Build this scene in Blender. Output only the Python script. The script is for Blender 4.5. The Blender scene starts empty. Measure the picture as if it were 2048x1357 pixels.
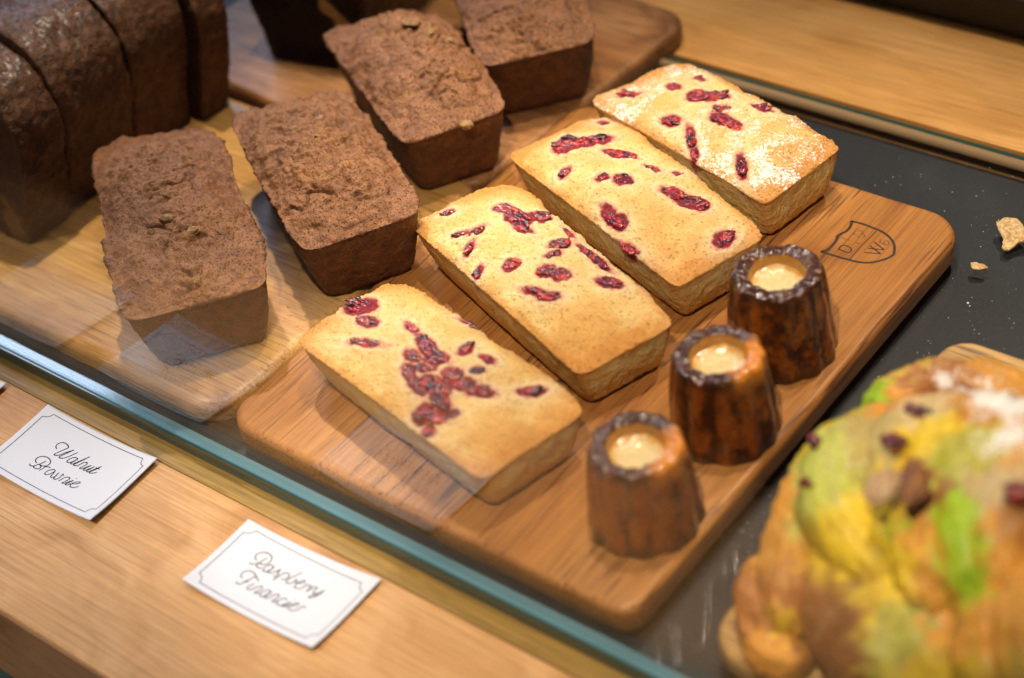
import bpy, bmesh, math, random
import numpy as np
from mathutils import Vector, Matrix
from mathutils.bvhtree import BVHTree

# ------------------------------------------------------------------ camera, world, light
SC = bpy.context.scene
COL = SC.collection
MM = 0.001
CR = np.array([[0.780210333164059, 0.31611831979551974, -0.5397601771988911],
               [0.6078269574854762, -0.5869107637344115, 0.5348664708039784],
               [-0.1477099758630654, -0.7453891286366956, -0.6500590750447537]]).T  # rows right, down, forward
CP = np.array([0.5834451, -0.38766778, 0.65976395])
FPX = 3691.8075
cam_d = bpy.data.cameras.new('camera'); cam = bpy.data.objects.new('camera', cam_d); COL.objects.link(cam)
M = Matrix.Identity(4)
for i in range(3):
    M[i][0] = CR[0][i]; M[i][1] = -CR[1][i]; M[i][2] = -CR[2][i]; M[i][3] = CP[i]
cam.matrix_world = M
cam_d.sensor_width = 36; cam_d.lens = FPX/2048*36; cam_d.clip_start = .01; cam_d.clip_end = 50
cam_d.dof.use_dof = True; cam_d.dof.focus_distance = 1.005; cam_d.dof.aperture_fstop = 3.6
SC.camera = cam
W = bpy.data.worlds.new('World'); SC.world = W; W.use_nodes = True
W.node_tree.nodes['Background'].inputs[0].default_value = (.90, .80, .72, 1)
W.node_tree.nodes['Background'].inputs[1].default_value = .02
SC.view_settings.view_transform = 'Standard'; SC.view_settings.look = 'None'
SC.view_settings.exposure = .42; SC.view_settings.gamma = 1

def spot(name, loc, target, power, size_deg, blend, col, radius):
    d = bpy.data.lights.new(name, 'SPOT'); d.energy = power; d.spot_size = math.radians(size_deg)
    d.spot_blend = blend; d.color = col; d.shadow_soft_size = radius
    o = bpy.data.objects.new(name, d); COL.objects.link(o); o.location = loc
    o.rotation_euler = (Vector(target)-Vector(loc)).to_track_quat('-Z', 'Y').to_euler()
def area(name, loc, target, power, sx, sy, col):
    d = bpy.data.lights.new(name, 'AREA'); d.energy = power; d.shape = 'RECTANGLE'; d.size = sx; d.size_y = sy; d.color = col
    o = bpy.data.objects.new(name, d); COL.objects.link(o); o.location = loc
    o.rotation_euler = (Vector(target)-Vector(loc)).to_track_quat('-Z', 'Y').to_euler()
WARM = (1.0, .845, .64)
spot('slice_fill_spot', (.10, .34, 1.10), (.13, .20, 0), 17, 36, .5, WARM, .016)
spot('slice_fill_spot', (.36, -.28, 1.05), (.17, .14, 0), 37, 31, .6, WARM, .016)
spot('slice_fill_spot', (-.42, .42, .95), (-.14, .12, 0), 25, 26, .6, WARM, .016)
spot('slice_fill_spot', (-.14, .42, 1.15), (-.12, .27, 0), 16, 26, .8, WARM, .016)
spot('slice_fill_spot', (-.45, -.12, .95), (-.275, .085, .03), 10, 13, .7, WARM, .016)  # added narrow spot, brightens the front slice and left board
spot('slice_fill_spot', (.20, .75, 1.0), (.13, .47, 0), 20, 50, .8, WARM, .02)
spot('ceiling_light', (-.30, -.60, 1.0), (-.10, -.22, 0), 43, 31, .9, (1, .94, .90), .06)
area('shop_window', (-1.5, .9, 1.0), (-.30, .2, .08), 7, .7, .5, (.58, .72, 1.0))

# ------------------------------------------------------------------ helpers
def at(px, py, z):
    "photo pixel (2048 wide) -> point (mm) on the height z (mm)"
    d = CR.T @ np.array([px-1024., py-678.5, FPX]); p = CP + d*(z*MM-CP[2])/d[2]
    return p*1000
def ray(px, py):
    return CR.T @ np.array([px-1024., py-678.5, FPX])

_rs = np.random.RandomState(7)
_perm = np.concatenate([_rs.permutation(256)]*3)
_grad = _rs.normal(size=(256, 3)); _grad /= np.linalg.norm(_grad, axis=1)[:, None]
def perlin(P):
    P = np.asarray(P, float); I = np.floor(P).astype(int); F = P-I; I = I & 255
    U = F*F*F*(F*(F*6-15)+10); out = np.zeros(len(P))
    for dx in (0, 1):
        for dy in (0, 1):
            for dz in (0, 1):
                h = _perm[_perm[_perm[(I[:, 0]+dx) & 255]+((I[:, 1]+dy) & 255)]+((I[:, 2]+dz) & 255)]
                g = _grad[h]; d = F-np.array([dx, dy, dz])
                w = (U[:, 0] if dx else 1-U[:, 0])*(U[:, 1] if dy else 1-U[:, 1])*(U[:, 2] if dz else 1-U[:, 2])
                out += w*np.einsum('ij,ij->i', g, d)
    return out*1.5
def fbm(P, o=4):
    a = 1; s = 0; t = 0; P = np.asarray(P, float)
    for i in range(o):
        s = s+a*perlin(P*(2**i)+i*17.3); t += a; a *= .5
    return s/t*1.4
def worley(P):
    P = np.asarray(P, float); I = np.floor(P).astype(int); F1 = np.full(len(P), 9.); rnd = np.zeros(len(P))
    jit = np.random.RandomState(3).rand(256, 4)
    for dx in (-1, 0, 1):
        for dy in (-1, 0, 1):
            for dz in (-1, 0, 1):
                C = I+np.array([dx, dy, dz]); c = C & 255
                h = _perm[_perm[_perm[c[:, 0]]+c[:, 1]]+c[:, 2]]
                d = np.linalg.norm(C+jit[h, :3]-P, axis=1)
                m = d < F1; F1 = np.where(m, d, F1); rnd = np.where(m, jit[h, 3], rnd)
    return F1, rnd
def sm(a, b, x):
    t = np.clip((x-a)/(b-a), 0, 1); return t*t*(3-2*t)
def mix(a, b, t):
    t = np.asarray(t)[:, None]; return np.asarray(a)*(1-t)+np.asarray(b)*t

def mesh(name, V, F, mat=None, root=None, origin=(0, 0, 0), col=None, smooth=True, extra=None):
    "V in mm (world); vertices stored relative to origin (mm)"
    me = bpy.data.meshes.new(name); O = np.array(origin, float)
    V = (np.asarray(V, float)-O)*MM
    me.from_pydata(V.tolist(), [], [tuple(int(i) for i in f) for f in F]); me.update()
    if smooth: me.polygons.foreach_set('use_smooth', [True]*len(me.polygons))
    if col is not None:
        a = me.color_attributes.new('Col', 'FLOAT_COLOR', 'POINT')
        c = np.ones((len(V), 4)); c[:, :3] = col; a.data.foreach_set('color', c.ravel())
    if extra is not None:
        for k, v in extra.items():
            a = me.attributes.new(k, 'FLOAT', 'POINT'); a.data.foreach_set('value', np.asarray(v, float))
    o = bpy.data.objects.new(name, me); COL.objects.link(o)
    if mat: me.materials.append(mat)
    if root is not None: o.parent = root
    else: o.location = O*MM
    return o
def thing(name, label, cat, loc, group=None):
    o = bpy.data.objects.new(name, None); COL.objects.link(o); o.empty_display_size = .01
    o.location = np.array(loc, float)*MM; tag(o, label, cat, group); return o
def tag(o, label, cat, group=None):
    o['label'] = label; o['category'] = cat
    if group: o['group'] = group
    return o
def struct(o): o['kind'] = 'structure'; return o

# ------------------------------------------------------------------ materials
class NT:
    def __init__(s, name):
        s.m = bpy.data.materials.new(name); s.m.use_nodes = True; s.t = s.m.node_tree; s.b = s.t.nodes['Principled BSDF']
    def n(s, ty, **kw):
        x = s.t.nodes.new(ty)
        for k, v in kw.items(): setattr(x, k, v)
        return x
    def l(s, a, b): s.t.links.new(a, b)
    def coord(s, sc=(1, 1, 1), rot=(0, 0, 0), loc=(0, 0, 0)):
        c = s.n('ShaderNodeTexCoord'); m = s.n('ShaderNodeMapping')
        m.inputs['Scale'].default_value = sc; m.inputs['Rotation'].default_value = rot; m.inputs['Location'].default_value = loc
        s.l(c.outputs['Object'], m.inputs[0]); return m.outputs[0]
    def noise(s, vec, scale, detail=4, rough=.55, dist=0):
        x = s.n('ShaderNodeTexNoise'); x.inputs['Scale'].default_value = scale; x.inputs['Detail'].default_value = detail
        x.inputs['Roughness'].default_value = rough; x.inputs['Distortion'].default_value = dist; s.l(vec, x.inputs['Vector']); return x.outputs['Fac']
    def vor(s, vec, scale, feature='F1', rnd=1):
        x = s.n('ShaderNodeTexVoronoi', feature=feature); x.inputs['Scale'].default_value = scale; x.inputs['Randomness'].default_value = rnd
        s.l(vec, x.inputs['Vector']); return x.outputs['Distance']
    def ramp(s, fac, stops, interp='LINEAR'):
        r = s.n('ShaderNodeValToRGB'); r.color_ramp.interpolation = interp; e = r.color_ramp.elements
        while len(e) < len(stops): e.new(.5)
        for i, (p, c) in enumerate(stops):
            e[i].position = p; e[i].color = (*c, 1) if hasattr(c, '__len__') else (c, c, c, 1)
        s.l(fac, r.inputs[0]); return r.outputs[0]
    def mixc(s, f, a, b, mode='MIX'):
        x = s.n('ShaderNodeMix', data_type='RGBA', blend_type=mode)
        for v, i in ((f, 0), (a, 6), (b, 7)):
            if isinstance(v, (int, float)): x.inputs[i].default_value = v
            elif isinstance(v, tuple): x.inputs[i].default_value = (*v, 1)
            else: s.l(v, x.inputs[i])
        return x.outputs[2]
    def math(s, op, a, b=None):
        x = s.n('ShaderNodeMath', operation=op)
        for v, i in ((a, 0), (b, 1)):
            if v is None: continue
            if isinstance(v, (int, float)): x.inputs[i].default_value = v
            else: s.l(v, x.inputs[i])
        return x.outputs[0]
    def attr(s, name, out='Color'):
        x = s.n('ShaderNodeAttribute', attribute_name=name); return x.outputs[out]
    def bump(s, h, strength, dist, prev=None):
        x = s.n('ShaderNodeBump'); x.inputs['Strength'].default_value = strength; x.inputs['Distance'].default_value = dist
        s.l(h, x.inputs['Height'])
        if prev is not None: s.l(prev, x.inputs['Normal'])
        s.l(x.outputs[0], s.b.inputs['Normal']); return x.outputs[0]
    def set(s, **kw):
        for k, v in kw.items():
            i = s.b.inputs[k.replace('_', ' ')]
            if isinstance(v, (int, float)): i.default_value = v
            elif isinstance(v, tuple): i.default_value = (*v, 1) if len(v) == 3 and i.type == 'RGBA' else v
            else: s.l(v, i)
        return s.m

def wood(name, light, mid, dark, axis='X', fig=1.0, pores=.5, rough=.38, coat=.15, seed=0, streak=.35, pcol=None, scratch=0, spec=.3):
    t = NT(name); k = (1, 1, 1)
    L, Wd = 2.2, 26.0
    sc = (L, Wd, Wd) if axis == 'X' else (Wd, L, Wd)
    warp = t.noise(t.coord((3, 3, 3), loc=(seed, seed*.7, 0)), 2.2, 2)
    base = t.coord(sc, loc=(seed*3.1, seed*1.7, seed))
    wv = t.n('ShaderNodeVectorMath', operation='ADD'); t.l(base, wv.inputs[0])
    wm = t.n('ShaderNodeVectorMath', operation='SCALE'); t.l(warp, wm.inputs[0]); wm.inputs['Scale'].default_value = 3.2*fig; t.l(wm.outputs[0], wv.inputs[1])
    g1 = t.noise(wv.outputs[0], 1.0, 5, .55)
    c = t.ramp(g1, [(.28, dark), (.45, mid), (.62, light), (.8, mid)])
    fs = (18, 800, 800) if axis == 'X' else (800, 18, 800)
    fib = t.noise(t.coord(fs, loc=(seed, 0, 0)), 1.0, 3, .6)
    c = t.mixc(.55, c, t.ramp(fib, [(.32, .40), (.62, 1.0)]), 'MULTIPLY')
    ps = (26, 620, 620) if axis == 'X' else (620, 26, 620)
    pz = t.noise(t.coord(ps, loc=(0, seed, 3)), 1.0, 1, .4)
    pm = t.ramp(pz, [(.57, 0.), (.66, 1.)])
    where = t.ramp(t.noise(t.coord((sc[0]*1.5, sc[1]*1.5, sc[2]*1.5), loc=(seed, 4, 0)), 1.0, 2), [(.38, 0.), (.55, 1.)])
    pf = t.math('MULTIPLY', t.math('MULTIPLY', pm, where), pores)
    c = t.mixc(pf, c, pcol or tuple(v*.35 for v in dark))
    # wide darker streaks
    st = t.noise(t.coord((sc[0]*.8, sc[1]*2.4, sc[2]*2.4) if axis == 'X' else (sc[0]*2.4, sc[1]*.8, sc[2]*2.4), loc=(seed, 9, 1)), 1.0, 3, .6)
    c = t.mixc(t.math('MULTIPLY', t.ramp(st, [(.5, 0.), (.72, 1.)]), streak), c, dark)
    if scratch:
        s1 = t.noise(t.coord((12, 900, 1), rot=(0, 0, .5), loc=(1, 2, 3)), 1.0, 2, .5)
        s2 = t.noise(t.coord((10, 800, 1), rot=(0, 0, -1.0), loc=(5, 2, 3)), 1.0, 2, .5)
        sm_ = t.math('MAXIMUM', t.ramp(s1, [(.69, 0.), (.72, 1.)]), t.ramp(s2, [(.69, 0.), (.72, 1.)]))
        c = t.mixc(t.math('MULTIPLY', sm_, scratch), c, tuple(min(1, v*1.6) for v in light))
    t.bump(fib, .25, .0004, t.bump(pm, -.3, .0004))
    t.set(Base_Color=c, Roughness=t.ramp(fib, [(.3, rough+.12), (.7, rough-.05)]), Coat_Weight=coat*.6, Coat_Roughness=.25, Specular_IOR_Level=spec)
    return t.m

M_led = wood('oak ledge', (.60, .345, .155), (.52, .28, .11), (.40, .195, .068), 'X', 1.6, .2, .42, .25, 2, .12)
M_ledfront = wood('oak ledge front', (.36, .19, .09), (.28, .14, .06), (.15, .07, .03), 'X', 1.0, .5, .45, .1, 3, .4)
M_olive = wood('olive wood strip', (.34, .21, .055), (.22, .125, .03), (.09, .055, .018), 'X', .6, .4, .38, .2, 5, .6)
M_rear = wood('oak rear shelf', (.68, .36, .12), (.60, .30, .085), (.46, .21, .05), 'X', .8, .25, .45, .05, 8, .3)
M_maple = wood('pale board', (.72, .43, .16), (.58, .30, .085), (.33, .14, .035), 'X', 1.8, .45, .36, .3, 11, .25, scratch=.5)
M_mahog = wood('brown board', (.48, .215, .060), (.40, .165, .040), (.25, .088, .024), 'Y', .5, .9, .42, .2, 14, .25, pcol=(.07, .022, .012))
M_walnut = wood('walnut board', (.46, .22, .085), (.32, .14, .048), (.13, .052, .02), 'X', 1.3, .6, .45, .15, 17, .5)
M_ash = wood('ash board', (.72, .47, .22), (.62, .38, .15), (.36, .20, .085), 'X', .8, .8, .45, .1, 21, .3, pcol=(.10, .07, .05))

def plain(name, c, rough=.5, metal=0, **kw):
    t = NT(name); n = t.noise(t.coord(), 60, 3)
    t.set(Base_Color=t.mixc(n, tuple(v*.9 for v in c), tuple(min(1, v*1.1) for v in c)), Roughness=rough, Metallic=metal, **kw); return t.m
M_black = plain('black frame', (.012, .012, .013), .5)
M_steel = plain('pale trim', (.30, .27, .24), .35, .6)
M_green = plain('green cabinet', (.055, .10, .085), .5)
M_floor = plain('shop floor', (.10, .085, .08), .6)
M_ink = plain('navy ink', (.008, .011, .04), .95, 0, Specular_IOR_Level=.05)
M_burn = plain('branded mark', (.035, .016, .010), .7)
M_burnlight = plain('faint branded mark', (.13, .05, .02), .7)

t = NT('paper'); n = t.noise(t.coord(), 900, 2); t.bump(n, .05, .0002)
M_paper = t.set(Base_Color=(.58, .60, .68), Roughness=.8, Specular_IOR_Level=.2)

t = NT('slate'); v = t.coord(); n1 = t.noise(v, 8, 5, .6); n2 = t.noise(v, 900, 2)
c = t.ramp(n1, [(.3, (.010, .0115, .0145)), (.6, (.016, .0175, .021)), (.8, (.034, .036, .042))])
c = t.mixc(t.ramp(n2, [(.66, 0.), (.74, .6)]), c, (.10, .10, .11)); t.bump(t.noise(v, 300, 4), .25, .0006)
M_slate = t.set(Base_Color=c, Roughness=.55)

def glassmat(name, tint, k=1.0, rough=.0, smear=0):
    t = NT(name); t.t.nodes.remove(t.b)
    lw = t.n('ShaderNodeLayerWeight'); lw.inputs['Blend'].default_value = .5
    f = t.math('ADD', t.math('MULTIPLY', t.math('POWER', lw.outputs['Facing'], 5.0), .96), .04); f = t.math('MULTIPLY', f, k)
    tr = t.n('ShaderNodeBsdfTransparent'); tr.inputs[0].default_value = (*tint, 1)
    gl = t.n('ShaderNodeBsdfGlossy'); gl.inputs['Roughness'].default_value = rough; gl.inputs[0].default_value = (1, 1, 1, 1)
    mx = t.n('ShaderNodeMixShader'); t.l(f, mx.inputs[0]); t.l(tr.outputs[0], mx.inputs[1]); t.l(gl.outputs[0], mx.inputs[2])
    t.l(mx.outputs[0], t.t.nodes['Material Output'].inputs[0]); return t.m
M_glass = glassmat('pane glass', (.99, .992, .99), .85)
M_sheet = glassmat('shelf glass', (.99, .99, .99), .8, .02)
t = NT('refracted teal glass edge'); n = t.noise(t.coord((6, 60, 60)), 1, 3)
M_teal = t.set(Base_Color=t.ramp(n, [(.3, (.07, .15, .19)), (.6, (.12, .23, .28)), (.8, (.22, .35, .39))]), Roughness=.12, Coat_Weight=.8, Coat_Roughness=.05)  # upper band of the edge's refraction gradient, put into the base colour
t = NT('refracted dark glass edge'); n = t.noise(t.coord((5, 60, 60)), 1, 3)
M_tealdark = t.set(Base_Color=t.ramp(n, [(.35, (.008, .035, .035)), (.65, (.02, .085, .085)), (.8, (.05, .16, .16))]), Roughness=.1, Coat_Weight=.8, Coat_Roughness=.04)  # lower, darker refraction band, painted as a material of its own

def cake(name, grain=1500, gb=.35, sss=.12, rough=.75, sugar=False, coat=0, var=.25, coatr=.3, spec=.3, pores=0, sscale=.004, pcs=.22, pbs=.9):
    t = NT(name); v = t.coord(); c = t.attr('Col')
    n1 = t.noise(v, grain, 3, .6); n2 = t.noise(v, grain*.25, 4, .6); n3 = t.noise(v, 45, 4, .6)
    c = t.mixc(1.0, c, t.ramp(n1, [(.3, 1-var), (.7, 1.0)]), 'MULTIPLY')
    c = t.mixc(.7, c, t.ramp(n3, [(.3, .78), (.7, 1.0)]), 'MULTIPLY')
    if sugar:
        s = t.attr('sugar', 'Fac'); sn = t.noise(v, 650, 4, .7); sn2 = t.noise(v, 140, 2, .5)
        th = t.math('ADD', t.math('MULTIPLY', s, .34), t.math('MULTIPLY', t.math('SUBTRACT', sn2, .5), .25))
        m = t.ramp(t.math('ADD', sn, th), [(.715, 0.), (.80, 1.)])
        c = t.mixc(t.math('MULTIPLY', m, t.ramp(s, [(0., 0.), (.1, 1.)])), c, (.84, .82, .80))
    bmp = t.bump(n1, gb, .0004)
    if pores:
        vv = t.vor(v, pores); dm = t.ramp(vv, [(.12, 0.), (.34, 1.)])
        pk = t.ramp(t.noise(v, 70, 3), [(.4, .1), (.62, 1.)]); c = t.mixc(t.math('MULTIPLY', pk, pcs), c, t.mixc(dm, (.74, .50, .28), (1., 1., 1.)), 'MULTIPLY'); bmp = t.bump(dm, pbs, .0012*pbs+.0002, bmp)
    t.bump(n2, gb, .0009, bmp)
    t.set(Base_Color=c, Roughness=rough, Subsurface_Weight=sss, Subsurface_Radius=(1., .55, .2), Subsurface_Scale=sscale, Coat_Weight=coat, Coat_Roughness=coatr, Specular_IOR_Level=spec)
    return t.m
M_fin = cake('almond sponge', 1100, .5, .3, .75, pores=430, sscale=.008, var=.22, pbs=.7, pcs=.26)
M_finsugar = cake('sugared almond sponge', 1100, .5, .3, .75, True, pores=430, sscale=.008, var=.22, pbs=.7, pcs=.26)
M_brown = cake('brownie crumb', 1500, .9, .0, .6, var=.55, spec=.5, coat=.05, coatr=.4, pores=620)
M_crust = cake('glazed crust', 800, 1., .0, .55, coat=.16, coatr=.25, var=.5, pores=420)
M_crumb = cake('open crumb', 700, .8, .0, .8, var=.5)
M_canele = cake('caramelised crust', 420, .2, .10, .34, coat=.7, coatr=.12, var=.3, spec=.45, sscale=.006)
M_custard = cake('custard', 350, .15, .25, .45, coat=.7, coatr=.14, var=.10, spec=.4)
M_berry = cake('raspberry', 900, .3, .1, .3, coat=.8, coatr=.15, var=.35, spec=.5)
M_pastry = cake('laminated pastry', 420, .9, .12, .62, True, coat=.12, coatr=.3, var=.35)

# ------------------------------------------------------------------ setting
def box(x0, x1, y0, y1, z0, z1):
    V = [(x, y, z) for z in (z0, z1) for x, y in ((x0, y0), (x1, y0), (x1, y1), (x0, y1))]
    return V, [(3, 2, 1, 0), (4, 5, 6, 7), (0, 1, 5, 4), (1, 2, 6, 5), (2, 3, 7, 6), (3, 0, 4, 7)]
def boxes(name, bs, mat, root=None, origin=(0, 0, 0), bev=0):
    V = []; F = []
    for b in bs:
        v, f = box(*b); F += [tuple(i+len(V) for i in q) for q in f]; V += v
    o = mesh(name, V, F, mat, root, origin, smooth=False)
    if bev:
        m = o.modifiers.new('bevel', 'BEVEL'); m.width = bev*MM; m.segments = 3; m.limit_method = 'ANGLE'
    return o
struct(mesh('floor', [(-3000, -3000, -900), (3000, -3000, -900), (3000, 3000, -900), (-3000, 3000, -900)], [(0, 1, 2, 3)], M_floor))
LH = 68
led = thing('wooden_ledge', 'smooth light brown wooden ledge in front of the glass pane, carrying the price cards', 'ledge', (0, -65, -40))
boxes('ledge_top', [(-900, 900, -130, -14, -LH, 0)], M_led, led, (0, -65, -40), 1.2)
boxes('olive_strip', [(-900, 900, -13.8, -1.2, -LH, -.2)], M_olive, led, (0, -65, -40), .3)  # separate strip of olive-toned wood along the glass
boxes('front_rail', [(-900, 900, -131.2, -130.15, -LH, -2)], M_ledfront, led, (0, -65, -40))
tag(boxes('cabinet_front', [(-900, 900, -122, -112, -880, -LH-.5)], M_green), 'dark green cabinet panel below the wooden ledge, bottom left corner', 'cabinet')
tag(boxes('slate_shelf', [(-900, 900, 12, 411, -22, -5)], M_slate), 'dark grey slate sheet under the wooden boards', 'slate')
tag(boxes('glass_shelf', [(-900, 900, 10, 411, -2.5, -.2)], M_sheet), 'clear glass sheet lying over the dark slate, under the boards', 'glass shelf')
rear = thing('rear_shelf', 'plain golden brown wooden shelf behind the slate, top right', 'shelf', (0, 470, -40))
boxes('shelf_top', [(-900, 900, 427, 700, -30, 2)], M_rear, rear, (0, 470, -40))
boxes('shelf_lip', [(-900, 900, 419, 426.8, -30, -3)], M_rear, rear, (0, 470, -40))
gs = thing('rear_glass_strip', 'low clear glass strip with bright lamp glints behind the slate', 'glass strip', (0, 415, -22))
boxes('glass_strip', [(-900, 900, 412, 418, -22, -1)], M_sheet, gs, (0, 415, -22), 1)
t = NT('dark top edge'); M_dkedge = t.set(Base_Color=(.02, .06, .045), Roughness=.15, Coat_Weight=.5)
boxes('top_edge', [(-900, 900, 418.3, 421, -2, 4)], M_dkedge, gs, (0, 415, -22))
t = NT('polished glint bar'); M_pol = t.set(Base_Color=(.27, .18, .10), Roughness=.12, Coat_Weight=1.0, Coat_Roughness=.05)
th_ = np.linspace(0, 2*math.pi, 24, endpoint=False); xs_ = np.linspace(-900, 900, 91); V = [(x, 414.5+3.2*math.cos(a), 2.5+3.2*math.sin(a)) for x in xs_ for a in th_]
F = [(k*24+i, k*24+(i+1) % 24, (k+1)*24+(i+1) % 24, (k+1)*24+i) for k in range(90) for i in range(24)]
mesh('glint_bar', V, F, M_pol, gs, (0, 415, -22))  # round bar added to catch lamp glints along the glass strip
rf = thing('display_rail', 'black rail with thin pale metal trim at the top right corner', 'rail', (0, 600, 2))
boxes('frame_body', [(-900, 900, 533, 900, 2.2, 30)], M_black, rf, (0, 600, 2), 1)
boxes('metal_trim', [(-900, 900, 541, 544, 30.1, 31)], M_steel, rf, (0, 600, 2))

pane = thing('sneeze_guard', 'upright clear glass guard with teal bottom edge, mirroring the white cards', 'sneeze guard', (0, 3, 0))
boxes('edge_front', [(-900, 900, -1.4, -.5, .1, 8.6)], M_tealdark, pane, (0, 3, 0))
boxes('bottom_edge', [(-900, 900, -.4, 6.8, .1, 9.2)], M_teal, pane, (0, 3, 0), .8)
lean = math.radians(3.0)
V, F = box(-900, 900, 1.6, 6.6, 9.3, 460)
V = np.array(V, float); V[:, 1] += (V[:, 2]-8)*math.tan(lean)
mesh('pane_sheet', V, F, M_glass, pane, (0, 3, 0), smooth=False)

def rrect(x0, x1, y0, y1, r, n=10, wob=0, seed=0):
    rr = r if hasattr(r, '__len__') else [r]*4
    P = []
    for (cx, cy, a0), q in zip(((x1, y1, 0), (x0, y1, 90), (x0, y0, 180), (x1, y0, 270)), rr):
        sx = -1 if cx == x1 else 1; sy = -1 if cy == y1 else 1
        for i in range(n+1):
            a = math.radians(a0+90*i/n); P.append((cx+sx*q+q*math.cos(a), cy+sy*q+q*math.sin(a)))
    # subdivide long edges
    Q = []
    for i, p in enumerate(P):
        q = P[(i+1) % len(P)]; d = math.dist(p, q); k = max(1, int(d/6))
        for j in range(k): Q.append((p[0]+(q[0]-p[0])*j/k, p[1]+(q[1]-p[1])*j/k))
    Q = np.array(Q)
    if wob:
        c = Q.mean(0); d = Q-c; d /= np.linalg.norm(d, axis=1)[:, None]
        Q = Q+d*(fbm(np.c_[Q/28, np.full(len(Q), seed)], 2)*wob)[:, None]
    return Q
def board(name, label, x0, x1, y0, y1, r, th, mat, rot=0, edge=4.0, wob=.4, z0=0, hole=None):
    Q = rrect(x0, x1, y0, y1, r, wob=wob, seed=len(name)+x0*.01)
    c = Q.mean(0); d = Q-c
    nrm = np.roll(Q, -1, 0)-np.roll(Q, 1, 0); nrm = np.c_[nrm[:, 1], -nrm[:, 0]]; nrm /= np.linalg.norm(nrm, axis=1)[:, None]
    lev = [(0, edge*.7), (th*.12, edge*.3), (th*.3, 0)]
    for i in range(7):
        a = math.pi/2*i/6; lev.append((th-edge+edge*math.sin(a), edge*(1-math.cos(a))))
    V = []; F = []; n = len(Q)
    for z, ins in lev:
        for q in Q-nrm*ins: V.append((q[0], q[1], z))
    for k in range(len(lev)-1):
        for i in range(n):
            j = (i+1) % n; F.append((k*n+i, k*n+j, (k+1)*n+j, (k+1)*n+i))
    m = (len(lev)-1)*n; F.append(tuple(range(m, m+n))); F.append(tuple(range(n-1, -1, -1)))
    V = np.array(V, float); V[:, 2] += z0
    a = math.radians(rot); V[:, :2] = (V[:, :2]-c) @ np.array([[math.cos(a), math.sin(a)], [-math.sin(a), math.cos(a)]])+c
    o = mesh(name, V, F, mat, None, (c[0], c[1], z0)); me = o.data
    for p in me.polygons:
        if len(p.vertices) > 8: p.use_smooth = False
    return tag(o, label, 'serving board', 'serving boards')
BT = 18.0
board('serving_board', 'orange brown serving board with branded shield, under the raspberry cakes', -50, 216, 15.5, 339, [24, 14, 20, 12], BT, M_mahog)
board('serving_board', 'pale scratched serving board beside the glass, under the front walnut cakes', -470, -52, 16.5, 243, [14, 12, 12, 26], BT, M_maple, edge=7, wob=1.2)
board('serving_board', 'dark reddish brown serving board under the rear walnut cakes, top left', -350, -46, 247, 462, [22, 12, 12, 16], BT, M_walnut, rot=-4, edge=4.5)
pastry_board = board('serving_board', 'light ash board with greyish rim under the green pastry', 250, 470, 20, 254, [16, 16, 22, 16], BT, M_ash, edge=5)

# ------------------------------------------------------------------ loaf-shaped cakes
def quad(c4, U, Vv):
    c4 = np.array(c4, float); a = ((1-U)*(1-Vv)/4)[:, None]; b = ((1+U)*(1-Vv)/4)[:, None]; c = ((1+U)*(1+Vv)/4)[:, None]; d = ((1-U)*(1+Vv)/4)[:, None]
    return a*c4[0]+b*c4[1]+c*c4[2]+d*c4[3]
def loaf_surface(top4, bot4, z0, z1, dome, nexp, nu, nv, ns, endpow=2.6, bulge=1.0, rimup=0.0, leftround=.62):
    u = np.linspace(-1, 1, nu+1); v = np.linspace(-1, 1, nv+1)
    UU, VV = np.meshgrid(u, v, indexing='ij'); U = UU.ravel(); V_ = VV.ravel()
    m = np.maximum(np.abs(U), np.abs(V_)); ms = np.maximum(m, 1e-6)
    nx = np.where(U > 0, nexp, nexp*leftround)
    k = 1/((np.abs(U/ms)**nx+np.abs(V_/ms)**nx)**(1/nx)); kk = 1+(k-1)*m**2
    Ur = U*kk; Vr = V_*kk
    xy = quad(top4, Ur, Vr)
    z = z1+dome*(1-np.abs(U)**endpow)*(1-np.abs(V_)**endpow)
    ru = rimup*(1-U**4)*(1-.25*V_**2); z = z+ru-.0
    P = np.c_[xy, z]; idx = np.arange(len(P)).reshape(nu+1, nv+1)
    F = []
    for i in range(nu):
        a = idx[i, :-1]; b = idx[i+1, :-1]; c = idx[i+1, 1:]; d = idx[i, 1:]; F.append(np.c_[a, b, c, d])
    F = np.vstack(F)
    loop = np.concatenate([idx[:, 0][:-1], idx[-1, :][:-1], idx[::-1, -1][:-1], idx[0, ::-1][:-1]])
    n = len(loop); kind = np.zeros(len(P)); tt = np.zeros(len(P)); mm = m.copy()
    uu = U.copy(); vv = V_.copy(); outs = [P]; prev = loop
    bxy = quad(bot4, Ur[loop], Vr[loop]); txy = xy[loop]; cen = xy.mean(0); txz = z[loop]
    for s in range(1, ns+1):
        f = s/ns; g = f**.9
        q = txy*(1-g)+bxy*g; d = q-q.mean(0); d /= np.linalg.norm(d, axis=1)[:, None]
        q = q+d*bulge*math.sin(math.pi*f)
        zz = txz-(txz-z0)*f
        if f > .9: q = q-d*(f-.9)*20
        outs.append(np.c_[q, np.full(n, zz)]); cur = np.arange(n)+len(P)+(s-1)*n
        F = np.vstack([F, np.c_[prev, cur, np.roll(cur, -1), np.roll(prev, -1)]]); prev = cur
        kind = np.r_[kind, np.ones(n)]; tt = np.r_[tt, np.full(n, f)]; mm = np.r_[mm, np.ones(n)]; uu = np.r_[uu, U[loop]]; vv = np.r_[vv, V_[loop]]
    P = np.vstack(outs); F = [tuple(f) for f in F]+[tuple(prev[::-1])]
    return P, F, dict(kind=kind, t=tt, m=mm, u=uu, v=vv)
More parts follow.
